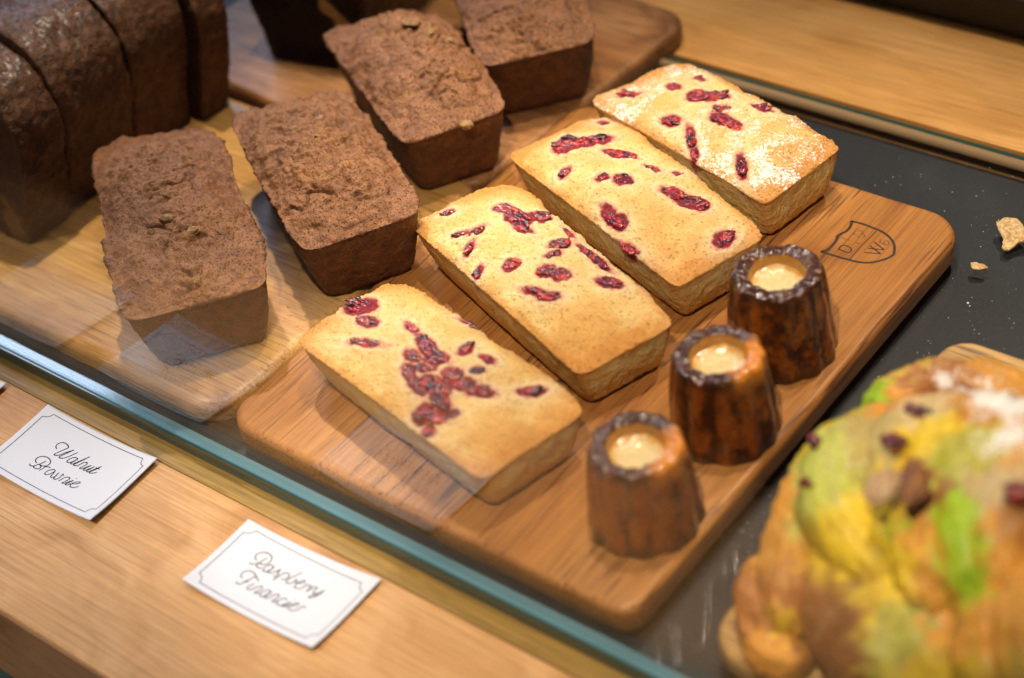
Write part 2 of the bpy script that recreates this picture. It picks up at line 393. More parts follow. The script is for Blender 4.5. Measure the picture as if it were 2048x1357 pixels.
def displace(P, F, h, info):
    "move along a smooth outward direction"
    c = P[:, :2].mean(0); d = P[:, :2]-c
    me = bpy.data.meshes.new('tmp'); me.from_pydata(P.tolist(), [], [tuple(int(i) for i in f) for f in F]); me.update()
    N = np.zeros(len(P)*3); me.vertices.foreach_get('normal', N); N = N.reshape(-1, 3); bpy.data.meshes.remove(me)
    return P+N*h[:, None]
def drupe_cluster(center, L, Wd, ang, rng, h=1.6):
    "lumpy raspberry piece lying in the surface, mm"
    V = []; F = []; C = []
    n = max(5, int(L*Wd/3.2)); n = min(n, 60)
    tones = [(.42, .010, .030), (.16, .004, .022), (.045, .004, .018), (.60, .035, .012), (.24, .004, .03)]
    bm = bmesh.new(); bmesh.ops.create_icosphere(bm, subdivisions=2, radius=1); sv = np.array([v.co[:] for v in bm.verts]); sf = [[v.index for v in f.verts] for f in bm.faces]; bm.free()
    ca, sa = math.cos(ang), math.sin(ang)
    for i in range(n):
        rr = math.sqrt(rng.random())*.92; th = rng.random()*6.283
        a = rr*math.cos(th)*L/2; b = rr*math.sin(th)*Wd/2*(1-.35*rng.random())
        r = rng.uniform(.55, 1.45)*min(1.25, .4+Wd/5)
        s = np.array([r*rng.uniform(1., 2.3), r*rng.uniform(.6, 1.1), r*rng.uniform(.32, .65)*h/1.6])
        q = sv*s; q = q*(1+.34*fbm(sv*1.7+i*3.1+center[0]*.1, 2))[:, None]
        g = ang+rng.uniform(-.7, .7); q = np.c_[q[:, 0]*math.cos(g)-q[:, 1]*math.sin(g), q[:, 0]*math.sin(g)+q[:, 1]*math.cos(g), q[:, 2]]
        q = q+np.array([a*ca-b*sa, a*sa+b*ca, rng.uniform(-.35, .25)])+center
        F += [tuple(j+len(V)*1 for j in f) for f in sf]; V += q.tolist()
        c = np.array(tones[rng.randrange(5)]); C += [c*rng.uniform(.8, 1.25)]*len(sv)
    return np.array(V), F, np.array(C)

def inset(t4, a, b):
    "shrink a quad by a mm along u and b mm along v"
    t4 = np.array(t4, float); Lu = np.linalg.norm(t4[1]-t4[0]); Lv = np.linalg.norm(t4[3]-t4[0])
    U = np.array([-1, 1, 1, -1.])*(1-2*a/Lu); V_ = np.array([-1, -1, 1, 1.])*(1-2*b/Lv)
    return quad(t4, U, V_)
def surf_hit(P, org_, dirn):
    "first surface vertex patch a line meets (mm): nearest vertices to the line, the ones closest to its start"
    o = np.array(org_, float); d = np.array(dirn, float); d /= np.linalg.norm(d)
    w = P-o; t = w @ d; dist = np.linalg.norm(w-t[:, None]*d, axis=1); m = dist < 1.1
    if not m.any(): m = dist < 2.5
    if not m.any(): return None
    tm = t[m].min(); m2 = m & (t < tm+2.0); i = np.where(m2)[0][np.argmin(dist[m2])]; return P[i]
def reproj(c4, z, zn):
    c4 = np.array(c4, float); k = (zn-CP[2]*1000)/(z-CP[2]*1000); c = CP[:2]*1000; return c+(c4-c)*k
def financier(label, top4, bot4, zt, berries, seed, sugar=None, toast=1.0):
    z0 = BT+.1
    e = 1.035; top4 = reproj(top4, zt, zt+3); zt = zt+3; c = top4.mean(0); top4 = c+(top4-c)*e
    bot4 = inset(top4, 7, 8.5)
    P, F, I = loaf_surface(top4, bot4, z0, zt-1.0, 6.0, 15, 260, 116, 36, 2.3, 1.6, 4.0)
    side = I['kind'] == 1; org = np.array([*bot4.mean(0), z0])
    # locate berries on the undisplaced top
    B = []
    for (px, py, L, Wd, a) in berries:
        p = surf_hit(P, CP*1000, ray(px, py))
        if p is None: continue
        p = p.copy()
        # image-plane angle -> world direction in the horizontal plane
        q = at(px+10*math.cos(math.radians(a)), py+10*math.sin(math.radians(a)), p[2])-at(px, py, p[2])
        wa = math.atan2(q[1], q[0]); L_mm = L/10*np.linalg.norm(q[:2])
        q2 = at(px-10*math.sin(math.radians(a)), py+10*math.cos(math.radians(a)), p[2])-at(px, py, p[2])
        B.append((p, L_mm*1.12, Wd/10*np.linalg.norm(q2[:2])*1.05, wa))
    # distance fields
    dist = np.full(len(P), 99.); wob = fbm(P/3.2+seed*5, 3)
    for p, L, Wd, wa in B:
        dx = P[:, 0]-p[0]; dy = P[:, 1]-p[1]; a = dx*math.cos(wa)+dy*math.sin(wa); b = -dx*math.sin(wa)+dy*math.cos(wa)
        r = np.sqrt((a/(L/2))**2+(b/(Wd/2))**2); dd = (r-1)*min(L, Wd)/2-.2+1.0*wob
        dist = np.minimum(dist, dd+(P[:, 2]-p[2])**2*.02)
    ns = P+np.array([seed*37.1, seed*11.3, 0])
    big = fbm(ns/24, 3); med = fbm(ns/6, 3); fine = fbm(ns/1.6, 2)
    w1, r1 = worley(ns/2.3); pore = (1-sm(.12, .46, w1))*(r1 > .25)
    w2, r2 = worley(ns/4.5+9.1); pore2 = (1-sm(.08, .22, w2))*(r2 > .6)
    top = ~side; edge = sm(.80, 1.0, I['m'])
    h = np.where(top, 2.2*big+.8*med+.25*fine-.5*pore-.8*pore2, .5*big+.45*med+.25*fine-.35*pore)
    h = h+np.where(top, .7*np.exp(-((dist-2.0)/1.8)**2)*sm(-.4,.5,med)-.7*(1-sm(-1., .6, dist)), 0)
    rimf = np.exp(-((1-I['m'])/.03)**2)*top; h += rimf*.35*fine
    lower = side*sm(.82, 1., I['t']); h += lower*(.8*fbm(ns/2.6, 2)-.2)
    P2 = displace(P, F, h, I); P2[:, 2] = np.maximum(P2[:, 2], z0)
    rag = top & False
    # colour
    gold = np.array([.85, .52, .165]); pale = np.array([.89, .66, .27]); tst = np.array([.64, .27, .055]); cream = np.array([.92, .77, .50]); pink = np.array([.66, .17, .15])
    tn = sm(-.5, .7, big+.5*med+edge*1.1*toast-.15)
    C = mix(pale, gold, sm(-.6, .3, big+.3*med+edge))
    ends = sm(.35, 1.0, np.abs(I['u']+.12*big)); C = mix(C, np.broadcast_to(tst, C.shape), np.clip(tn*(.12+.6*edge*toast)+.42*ends*toast, 0, .85)*top)
    C = mix(C, np.broadcast_to(np.array([.66, .32, .08]), C.shape), .22*np.maximum(pore, pore2)*top)
    sidec = mix(np.array([.94, .74, .32]), np.array([.90, .61, .19]), sm(-.4, .6, fbm(ns/9, 3)))
    band = np.exp(-(I['t']/.14)**2)+.7*sm(.86, 1, I['t'])
    cor = sm(.78, .98, np.abs(I['u']))*sm(.70, .98, np.abs(I['v']))
    sidec = mix(sidec, np.broadcast_to(np.array([.62, .26, .045]), sidec.shape), np.clip(band*.7+cor*.5, 0, .85))
    C = np.where(side[:, None], sidec, C)
    halo = np.exp(-np.clip(dist, 0, 99)/3.6)*(.95)*sm(-.9, .5, med+.5)
    C = mix(C, np.broadcast_to(cream, C.shape), halo); ph = (1-sm(-.2, 2.0, dist+.8*med))
    C = mix(C, np.broadcast_to(pink, C.shape), ph*.75); C = mix(C, mix(np.array([.13, .004, .022]), np.array([.42, .012, .035]), sm(-.3, .4, fbm(P/2.2+seed, 3))), (1-sm(-.5, .5, dist))*.95)
    ex = None
    if sugar is not None:
        s = np.zeros(len(P))
        for (x, y, r, k) in sugar:
            p = at(x, y, zt+2); s = np.maximum(s, k*np.exp(-((P[:, 0]-p[0])**2+(P[:, 1]-p[1])**2)/(2*r*r)))
        s = np.clip(.42*s+.40*(1-sm(-.45, .35, fbm(ns/15+3, 2)))+.12, 0, .9)*top*sm(-.3, 3., dist+.5); ex = {'sugar': s}
    root = thing('raspberry_financier', label, 'financier cake', org, 'raspberry financiers')
    mesh('sponge', P2, F, M_finsugar if sugar is not None else M_fin, root, org, C, extra=ex)
    rng = random.Random(seed*13+5)
    for p, L, Wd, wa in B:
        q = surf_hit(P2, CP*1000, p-CP*1000)
        if q is None: continue
        q = q+np.array([0, 0, .2])
        V, Fc, Cc = drupe_cluster(q, L*.95, Wd*.95, wa, rng)
        mesh('raspberry_piece', V, Fc, M_berry, root, org, Cc)
    return root

F1b = [(722, 612, 60, 40, 25), (735, 642, 36, 22, 20), (730, 687, 58, 14, 12), (823, 655, 30, 15, 45), (852, 690, 46, 30, 55), (872, 716, 44, 30, 20), (826, 712, 30, 22, 40), (850, 738, 40, 18, 10),
       (818, 745, 30, 26, 70), (836, 775, 46, 24, 45), (872, 772, 60, 30, 25), (905, 748, 36, 26, 10), (925, 768, 50, 26, 10), (960, 783, 50, 20, 5), (880, 798, 50, 30, 60), (848, 832, 34, 34, 20), (880, 835, 36, 22, -20), (905, 829, 22, 14, 0), (858, 862, 16, 24, 60),
       (932, 698, 32, 18, -50), (975, 718, 28, 20, 40), (955, 742, 24, 16, -10), (1062, 782, 50, 17, -15), (937, 645, 24, 9, 20)]
F2b = [(896, 424, 26, 12, -10), (1008, 418, 34, 18, 10), (1035, 435, 50, 28, 30), (1045, 456, 38, 16, 30), (1078, 433, 42, 24, 0), (920, 468, 28, 10, -5), (952, 462, 30, 9, -30), (940, 498, 26, 11, -50), (1138, 465, 20, 9, 50), (1118, 488, 40, 20, -20), (1105, 506, 28, 10, -20),
       (1190, 515, 74, 16, 38), (1022, 528, 32, 24, 0), (956, 545, 24, 13, -60), (1092, 540, 34, 24, 10), (1122, 548, 34, 24, 20), (1070, 583, 44, 13, 15), (1100, 593, 40, 16, 0), (1220, 565, 48, 20, 10)]
F3b = [(1135, 290, 56, 40, -10), (1180, 283, 80, 30, -12), (1240, 308, 58, 16, 10), (1128, 345, 24, 12, -30), (1205, 353, 26, 13, -10), (1246, 357, 32, 22, 30), (1305, 337, 24, 8, 20), (1355, 348, 16, 9, 20), (1350, 388, 50, 20, 20), (1385, 404, 60, 28, 12), (1218, 430, 36, 24, 60), (1238, 444, 26, 24, 50), (1448, 478, 40, 26, -45), (1255, 497, 38, 13, 30), (1205, 245, 20, 9, 0)]
F4b = [(1262, 187, 42, 11, 5), (1348, 174, 24, 14, 20), (1398, 157, 22, 11, 0), (1395, 192, 40, 22, 0), (1430, 192, 50, 20, -10), (1440, 217, 28, 13, 0), (1442, 238, 40, 20, 25), (1466, 248, 34, 15, 25), (1525, 213, 36, 14, 10), (1342, 242, 32, 18, 15), (1382, 276, 36, 16, 80), (1388, 310, 22, 14, 80), (1483, 332, 38, 20, 80)]
financier('raspberry financier nearest the glass pane, with a large smashed berry patch in its middle', [(-29, 61), (120, 31), (136, 95), (-14, 126)], [(-11, 66), (108, 42), (121, 86), (2, 111)], 46, F1b, 1, toast=.8)
financier('raspberry financier second from the glass, with scattered small berry pieces', [(-38, 166), (118, 113), (138, 169), (-12, 225)], [(-18, 168), (108, 124), (123, 163), (3, 206)], 46, F2b, 2)
financier('raspberry financier third from the glass, with one long berry slab at its far end', [(-29, 243), (123, 192), (141, 250), (1, 303)], [(-10, 247), (113, 204), (128, 243), (12, 289)], 46, F3b, 3)
financier('sugar dusted raspberry financier farthest from the glass pane', [(-15, 306), (128, 270), (138, 333), (10, 366)], [(2, 309), (118, 280), (126, 322), (19, 352)], 48, F4b, 4,
          sugar=[(1300, 165, 14, .9), (1240, 215, 12, .8), (1330, 150, 10, .7), (1290, 240, 8, .7), (1470, 290, 14, .9), (1530, 250, 13, .9), (1520, 330, 16, 1.), (1430, 320, 10, .8), (1560, 350, 10, .7), (1410, 150, 8, .5), (1600, 280, 8, .5)], toast=1.3)

def brownie(label, top4, bot4, zt, seed, z0, walnuts, cracks, dome=7):
    top4 = reproj(top4, 60, 66); c = top4.mean(0); top4 = c+(top4-c)*1.035; bot4 = inset(top4, 13, 9.5); zt = 66
    P, F, I = loaf_surface(top4, bot4, z0, zt-1.5, dome+6, 9, 250, 128, 46, 2.1, 1.6, 3.0, .75)
    side = I['kind'] == 1; top = ~side; org = np.array([*bot4.mean(0), z0])
    ns = P+np.array([seed*53.1, seed*21.3, 0]); big = fbm(ns/26, 3); med = fbm(ns/8, 3); fine = fbm(ns/2.2, 3)
    # cracked middle: sharp creases where a warped noise crosses zero
    wp = ns+4.5*np.c_[fbm(ns/14, 2), fbm(ns/14+5, 2), np.zeros(len(ns))]
    cr = np.abs(fbm(wp/24, 2)); cr2 = np.abs(fbm(wp/7+3, 3))
    w1, r1 = worley(ns/4.0); pit = (1-sm(.05, .25, w1))*(r1 > .55)
    zone = np.zeros(len(P))
    for (x, y, r) in cracks:
        p = at(x, y, zt+3); zone = np.maximum(zone, np.exp(-((P[:, 0]-p[0])**2+(P[:, 1]-p[1])**2)/(2*r*r)))
    crease = (1-sm(0, .16, cr))**1.5*sm(.15, .6, zone)*sm(-.35, .1, fbm(ns/18+31, 2)); crumbly = zone*sm(-.3, .3, big+.3)
    bill = np.sqrt(np.abs(fbm(wp/9+13, 3)))-.5; bill2 = np.sqrt(np.abs(fbm(wp/4+23, 2)))-.5
    h = np.where(top, 3.2*big+1.2*med+.3*fine-2.4*crease-1.0*pit*(.35+zone)+3.4*bill*zone*(.3+crumbly)+(.3+crumbly)*(1.9*(.5-worley(ns/5.2+3)[0])+.9*(.5-worley(ns/2.7+7)[0]))+2.0*zone, .9*big+.8*med+.3*fine-.4*pit)
    dent = 0
    lower = side*sm(.85, 1., I['t']); h += lower*.6*fine
    rim = np.exp(-((1-I['m'])/.035)**2)*top; h += rim*(.6+.9*med+.5*fine)
    N = []
    for (x, y, L, Wd, a) in walnuts:
        p = at(x, y, zt+3); N.append(p); dd = np.hypot(P[:, 0]-p[0], P[:, 1]-p[1])
        h += np.where(top, 1.3*np.exp(-((dd-L*.5)/2.2)**2)*.7-1.5*np.exp(-(dd/(L*.45))**2), 0)
    P2 = displace(P, F, h, I); P2[:, 2] = np.maximum(P2[:, 2], z0)
    a = np.array([.46, .195, .076]); b = np.array([.28, .108, .040]); g = np.array([.60, .27, .085])
    C = mix(a, b, sm(-.5, .5, med+.4*fine)); C = mix(C, np.broadcast_to(g, C.shape), .75*zone*sm(.0, .7, big*.6+med+.1))
    C = mix(C, np.broadcast_to(np.array([.12, .045, .018]), C.shape), np.clip(.5*crease+.5*pit*zone, 0, 1))
    sc = mix(np.array([.26, .092, .022]), np.array([.15, .052, .015]), sm(-.5, .5, fbm(ns/7, 3)))
    sc = mix(sc, np.broadcast_to(np.array([.15, .065, .035]), sc.shape), np.exp(-(I['t']/.05)**2))
    C = np.where(side[:, None], sc, C)
    root = thing('walnut_cake', label, 'brown loaf cake', org, 'small walnut brownie loaves')
    mesh('crumb_body', P2, F, M_brown, root, org, C)
    bvh2 = BVHTree.FromPolygons([Vector(p) for p in P2], [tuple(int(i) for i in f) for f in F])
    rng = random.Random(seed)
    bm = bmesh.new(); bmesh.ops.create_icosphere(bm, subdivisions=4, radius=1); sv = np.array([v.co[:] for v in bm.verts]); sf = [[v.index for v in f.verts] for f in bm.faces]; bm.free()
    for p, (x, y, L, Wd, aa) in zip(N, walnuts):
        hh = surf_hit(P2, (p[0], p[1], 200.), (0, 0, -1))
        if hh is None: continue
        q = sv*np.array([L/2, Wd/2, 2.3])*(1+.30*fbm(sv*1.6+seed+x, 3))[:, None]
        an = math.radians(aa); q = np.c_[q[:, 0]*math.cos(an)-q[:, 1]*math.sin(an), q[:, 0]*math.sin(an)+q[:, 1]*math.cos(an), q[:, 2]]+np.array([p[0], p[1], hh[2]+1.0])
        cc = mix(np.array([.58, .33, .13]), np.array([.33, .16, .055]), sm(-.4, .5, fbm(q/3+seed, 3)))
        mesh('walnut_piece', q, sf, M_brown, root, org, cc)
    return root
B1 = [(-253, 123), (-112, 17), (-61, 81), (-196, 173)]
brownie('walnut brownie loaf nearest the glass pane, lying on the pale board', B1, inset(B1, 12, 8), 60, 1, BT+.1, [(345, 470, 9, 7, 30), (310, 490, 4.5, 3.5, 10), (395, 490, 9, 7, 60), (398, 572, 6, 4, 20)], [(330, 340, 20), (370, 480, 15), (350, 400, 14), (390, 570, 8)])
B2 = [(-195, 183), (-64, 108), (-27, 169), (-150, 241)]
brownie('walnut brownie loaf with a hollow in its top, second from the glass', B2, inset(B2, 12, 8), 60, 2, BT+.1, [(600, 290, 8, 6, 20), (648, 270, 7, 6, 50)], [(620, 265, 18), (640, 330, 22), (680, 380, 24), (600, 225, 14)])
B3 = [(-207, 281), (-79, 211), (-45, 269), (-160, 334)]
brownie('walnut brownie loaf with orange brown cracked crown, third from the glass', B3, inset(B3, 12, 8), 60, 3, BT+.1, [(830, 95, 12, 9, 20), (868, 110, 9, 8, 50), (905, 112, 9, 5, 0), (930, 240, 9, 7, 10)], [(830, 95, 18), (870, 120, 16), (780, 60, 14), (900, 180, 14)], dome=12)
B4 = [(-185, 380), (-87, 296), (-40, 350), (-130, 440)]
brownie('walnut brownie loaf farthest back, cut off by the top of the photo', B4, inset(B4, 12, 8), 60, 4, BT+.1, [], [(1050, 60, 20), (1100, 20, 20)])

# ------------------------------------------------------------------ canelés
def canele(label, cx, cy, seed, zh=46, bright=0, rb=27.6, rt=22.8):
    z0 = BT+.1; na = 300; prof = []
    for i in range(60): f = i/59; prof.append((rb+(rt-rb)*f**.9+1.0*math.sin(math.pi*min(1, f*1.0))*.6, (zh-3)*f, 0))
    for i in range(1, 14): a = math.pi/2*i/13; prof.append((rt-3+3*math.cos(a), zh-3+3*math.sin(a), .0+i/13))
    for i in range(1, 12): prof.append((rt-3-(rt-3-14.6)*i/11, zh-.25*i/11*3, 1))
    for i in range(1, 10): f = i/9; prof.append((14.6-2.2*math.sin(f*1.57), zh-.75-10.5*f, 2))
    pr = np.array(prof); th = np.linspace(0, 2*math.pi, na, endpoint=False)
    R = np.repeat(pr[:, 0], na); Z = np.repeat(pr[:, 1], na); K = np.repeat(pr[:, 2], na); T = np.tile(th, len(pr))
    fl = .5+.5*np.cos(12*(T+seed)); fl = fl**.7; amp = 1.25*(1-sm(.3, 1, K))+.35*sm(.3, 1, K); amp[K > 1.5] = 0
    R = R-amp*(1-fl)
    wv = fbm(np.c_[np.cos(T)*1.3, np.sin(T)*1.3, Z/60]+seed*5, 2); R = R*(1+.05*wv*(K < 1.6)); P = np.c_[R*np.cos(T)+cx, R*np.sin(T)+cy, Z+z0]; n = len(pr)
    F = [(k*na+i, k*na+(i+1) % na, (k+1)*na+(i+1) % na, (k+1)*na+i) for k in range(n-1) for i in range(na)]
    F.append(tuple(range(na-1, -1, -1))); F.append(tuple(range((n-1)*na, n*na)))
    ns = P+seed*31.7; rimm = sm(.1, .8, K)*(K < 1.6); f2 = fbm(ns/np.array([2.6, 2.6, 5]), 3); f1 = fbm(ns/np.array([8, 8, 20]), 3)
    P2 = displace(P, F, (.6*fbm(ns/16,2)+.55*f1+.22*f2)+rimm*(.55*f2+.7*f1)+.0, None)
    P2[:, 2] = np.maximum(P2[:, 2], z0)
    hgt = (P[:, 2]-z0)/zh
    amber = np.array([.32, .078, .006]); dk = np.array([.055, .013, .003]); blk = np.array([.055, .014, .007])
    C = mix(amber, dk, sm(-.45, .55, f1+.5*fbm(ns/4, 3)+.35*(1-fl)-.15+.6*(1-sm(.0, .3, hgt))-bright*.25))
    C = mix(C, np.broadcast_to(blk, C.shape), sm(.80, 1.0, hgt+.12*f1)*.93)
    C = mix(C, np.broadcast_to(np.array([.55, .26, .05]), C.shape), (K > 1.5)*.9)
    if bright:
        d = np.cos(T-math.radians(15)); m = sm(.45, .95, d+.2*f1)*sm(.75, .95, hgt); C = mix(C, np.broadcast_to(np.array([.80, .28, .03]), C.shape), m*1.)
    org = (cx, cy, z0); root = thing('canele', label, 'canelé', org, 'caramelised canelés')
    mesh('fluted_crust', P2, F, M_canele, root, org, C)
    # custard plug
    nr = 36; V = []; Fc = []
    for k in range(nr+1):
        r = 14.7*k/nr
        for i in range(96): a = 2*math.pi*i/96; V.append((cx+r*math.cos(a), cy+r*math.sin(a), z0+zh-8.6+3.0*(k/nr)**3))
    for k in range(nr):
        for i in range(96): j = (i+1) % 96; Fc.append((k*96+i, (k+1)*96+i, (k+1)*96+j, k*96+j))
    V = np.array(V); rr = np.hypot(V[:, 0]-cx, V[:, 1]-cy); nn = V+seed*9
    V[:, 2] += .8*fbm(nn/7, 2)+.12*fbm(nn/1.5, 2)
    Cc = mix(np.array([.80, .63, .33]), np.array([.66, .30, .03]), sm(8, 14, rr+2.*fbm(nn/5, 2)))
    mesh('custard_centre', V, Fc, M_custard, root, org, Cc)
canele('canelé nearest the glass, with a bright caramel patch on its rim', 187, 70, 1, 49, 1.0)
canele('canelé standing in the middle of the row of three', 187, 139, 2, 50, .2)
canele('canelé farthest from the glass, with the darkest crumbled rim, below the shield mark', 180, 203, 3, 51, 0, rb=28.6, rt=23.6)

# ------------------------------------------------------------------ tall dark loaf slices, left rear
def slice_loaf(name, label, cat, group, cx, hw, wall, crest, y0, y1, z0, lean, crustc, crumbc, seed, mat_c, mat_f, rot=0, pivot=(0, 0), face_fn=None, wflare=8):
    prof = []
    n = 50
    for i in range(n): f = i/n; prof.append((hw-wflare*(1-f), wall*f))
    for i in range(n*2+1): a = math.pi*i/(2*n); prof.append((hw*math.cos(a)*1.0, wall+(crest-wall)*math.sin(a)**.85))
    for i in range(1, n+1): f = 1-i/n; prof.append((-(hw-wflare*(1-f)), wall*f))
    for i in range(1, 30): f = i/30; prof.append((-(hw-wflare)+2*(hw-wflare)*f, 0))
    pr = np.array(prof); m = len(pr); nt = max(10, int((y1-y0)/1.0))
    def side_ring(t, ins=0):
        q = pr.copy(); c = np.array([0, crest*.45]); d = q-c; q = q-d/np.linalg.norm(d, axis=1)[:, None]*ins
        y = y0+(y1-y0)*t; return np.c_[q[:, 0]+cx, y+lean*q[:, 1], q[:, 1]+z0]
    org = np.array([cx, (y0+y1)/2, z0])
    a = math.radians(rot); RM = np.array([[math.cos(a), math.sin(a)], [-math.sin(a), math.cos(a)]])
    def rotp(P): P = P.copy(); P[:, :2] = (P[:, :2]-np.array(pivot)) @ RM+np.array(pivot); return P
    rings = [side_ring(t, 1.4*(1-min(1, min(t, 1-t)*(y1-y0)/2.5))**2) for t in np.linspace(0, 1, nt+1)]
    P = np.vstack(rings); F = [(k*m+i, k*m+(i+1) % m, (k+1)*m+(i+1) % m, (k+1)*m+i) for k in range(nt) for i in range(m)]
    ns = P+seed*41; h = 1.8*fbm(ns/20, 3)+.9*fbm(ns/5, 3)+.6*fbm(ns/np.array([1.6, 1.6, 1.0]), 3)
    C = mix(np.array(crustc)*1.25, np.array(crustc)*.6, sm(-.5, .5, fbm(ns/6, 4)))
    P = displace(P, F, h*1.0, None); P[:, 2] = np.maximum(P[:, 2], z0)
    root = thing(name, label, cat, rotp(np.array([org]))[0], group)
    o2 = rotp(np.array([org]))[0]
    mesh('crust', rotp(P), F, mat_c, root, o2, C)
    for t, sg in ((0, -1), (1, 1)):
        base = rings[0] if t == 0 else rings[-1]; edge = P[:m] if t == 0 else P[-m:]
        cc = base.mean(0); V = []; K = 26
        for k in range(K+1): V.append(cc+(edge-cc)*(k/K)*.999)
        V = np.vstack(V); Ff = [(k*m+i, k*m+(i+1) % m, (k+1)*m+(i+1) % m, (k+1)*m+i) for k in range(K) for i in range(m)]
        if sg > 0: Ff = [f[::-1] for f in Ff]
        nn = V+seed*17; rr = np.repeat(np.arange(K+1)/K, m)
        w, r = worley(nn/3.2); V[:, 1] += sg*(-.8*(1-sm(.1, .35, w))*(r > .5)+.7*fbm(nn/5, 3))*(rr < .99)
        Cf = face_fn(nn, rr) if face_fn else mix(np.array(crumbc), np.array(crumbc)*.6, sm(-.4, .5, fbm(nn/4, 3)))
        Cf = mix(Cf, np.broadcast_to(np.array(crustc), Cf.shape), sm(.93, .99, rr))
        mesh('cut_face', rotp(V), Ff, mat_f, root, o2, Cf)
    return root
ck = (.17, .068, .028); cb = (.10, .038, .015)
gl = 'slices of the tall dark glazed loaf'
slice_loaf('cake_slice', 'front slice of the dark glazed loaf, with golden cut face at the left edge', 'cake slice', gl, -316, 58, 56, 103, 66, 100.3, BT+.1, .20, ck, cb, 1, M_crust, M_crumb, face_fn=lambda nn, rr: mix(np.array([.13, .052, .02]), np.array([.40, .21, .07]), sm(-.15, .35, fbm(nn/16, 3)+(45-nn[:, 2]+17-BT)/60)))
slice_loaf('cake_slice', 'second slice of the dark glazed loaf, with bluish shine on its crown', 'cake slice', gl, -318, 58, 58, 108, 102.6, 157.2, BT+.1, .20, ck, cb, 2, M_crust, M_crumb)
slice_loaf('cake_slice', 'third slice of the dark glazed loaf, behind the front walnut brownie loaf', 'cake slice', gl, -321, 59, 60, 110, 160, 209, BT+.1, .20, ck, cb, 3, M_crust, M_crumb)
slice_loaf('cake_slice', 'rearmost thin slice of the dark glazed loaf', 'cake slice', gl, -312, 60, 58, 108, 211.6, 236, BT+.1, .20, ck, cb, 4, M_crust, M_crumb)
def marble(nn, rr):
    s = np.sin((nn[:, 0]*.75+nn[:, 2]*.65)/11+1.2*fbm(nn/25, 2)); k = sm(.72, .9, s)
    return mix(np.array([.03, .015, .009]), np.array([.80, .62, .36]), k)
slice_loaf('marble_loaf', 'marbled chocolate and vanilla loaf in shadow at the top edge', 'marble loaf', None, -238, 47, 52, 78, 300, 470, BT+.1, 0, (.17, .075, .022), cb, 6, M_crust, M_crumb, rot=12, pivot=(-238, 300), face_fn=marble)
slice_loaf('golden_loaf', 'golden loaf just visible in the top left corner', 'loaf', None, -465, 50, 60, 108, 150, 260, 0.1, 0, (.35, .17, .05), (.42, .24, .08), 7, M_crust, M_crumb)

# ------------------------------------------------------------------ ribbons for writing
def catmull(P, k=8):
    P = np.array(P, float)
    if len(P) < 3: return np.linspace(P[0], P[-1], 6)
    Q = np.vstack([2*P[0]-P[1], P, 2*P[-1]-P[-2]]); out = []
    for i in range(1, len(Q)-2):
        a, b, c, d = Q[i-1:i+3]
        for j in range(k):
            t = j/k; out.append(.5*((2*b)+(c-a)*t+(2*a-5*b+4*c-d)*t*t+(3*b-a-3*c+d)*t**3))
    out.append(Q[-2]); return np.array(out)
def ribbon(P, w, zf, V, F):
    "P Nx2 mm, width w (scalar or per point), zf height function"
    P = np.array(P); d = np.gradient(P, axis=0); d /= np.maximum(np.linalg.norm(d, axis=1), 1e-9)[:, None]; nn = np.c_[-d[:, 1], d[:, 0]]
    w = np.broadcast_to(w, (len(P),)); L = P+nn*w[:, None]/2; R = P-nn*w[:, None]/2; b = len(V)
    for q in (L, R):
        for p in q: V.append((p[0], p[1], zf(p[0], p[1])))
    n = len(P)
    for i in range(n-1): F.append((b+n+i, b+n+i+1, b+i+1, b+i))
def crop(pts, sc, off): return [(x/sc+off[0], y/sc+off[1]) for x, y in pts]

WALNUT = [[(710, 297), (688, 250), (735, 185), (845, 155), (935, 190), (972, 240), (955, 275), (800, 345), (690, 395), (650, 420), (682, 440), (770, 432), (900, 380), (1095, 318)],
          [(1095, 318), (900, 405), (790, 455), (757, 482), (790, 500), (870, 500), (1000, 455), (1185, 370)],
          [(1185, 515), (1120, 487), (1030, 505), (945, 558), (945, 592), (1000, 600), (1100, 562), (1185, 520), (1070, 588), (1020, 618), (1052, 635), (1120, 612), (1300, 535), (1455, 465)],
          [(1455, 465), (1250, 570), (1110, 635), (1080, 652), (1105, 668), (1150, 668)],
          [(1150, 685), (1240, 640), (1325, 597), (1388, 603), (1385, 640), (1300, 690), (1228, 720), (1230, 738), (1275, 740), (1380, 705), (1490, 665)],
          [(1490, 665), (1400, 712), (1310, 758), (1322, 778), (1370, 770), (1470, 732), (1560, 698)],
          [(1560, 698), (1470, 745), (1382, 790), (1388, 808), (1430, 810), (1530, 772), (1620, 735), (1720, 695)],
          [(1720, 695), (1600, 758), (1450, 822), (1455, 845), (1510, 848), (1575, 837), (1620, 818)], [(1590, 720), (1682, 762)]]
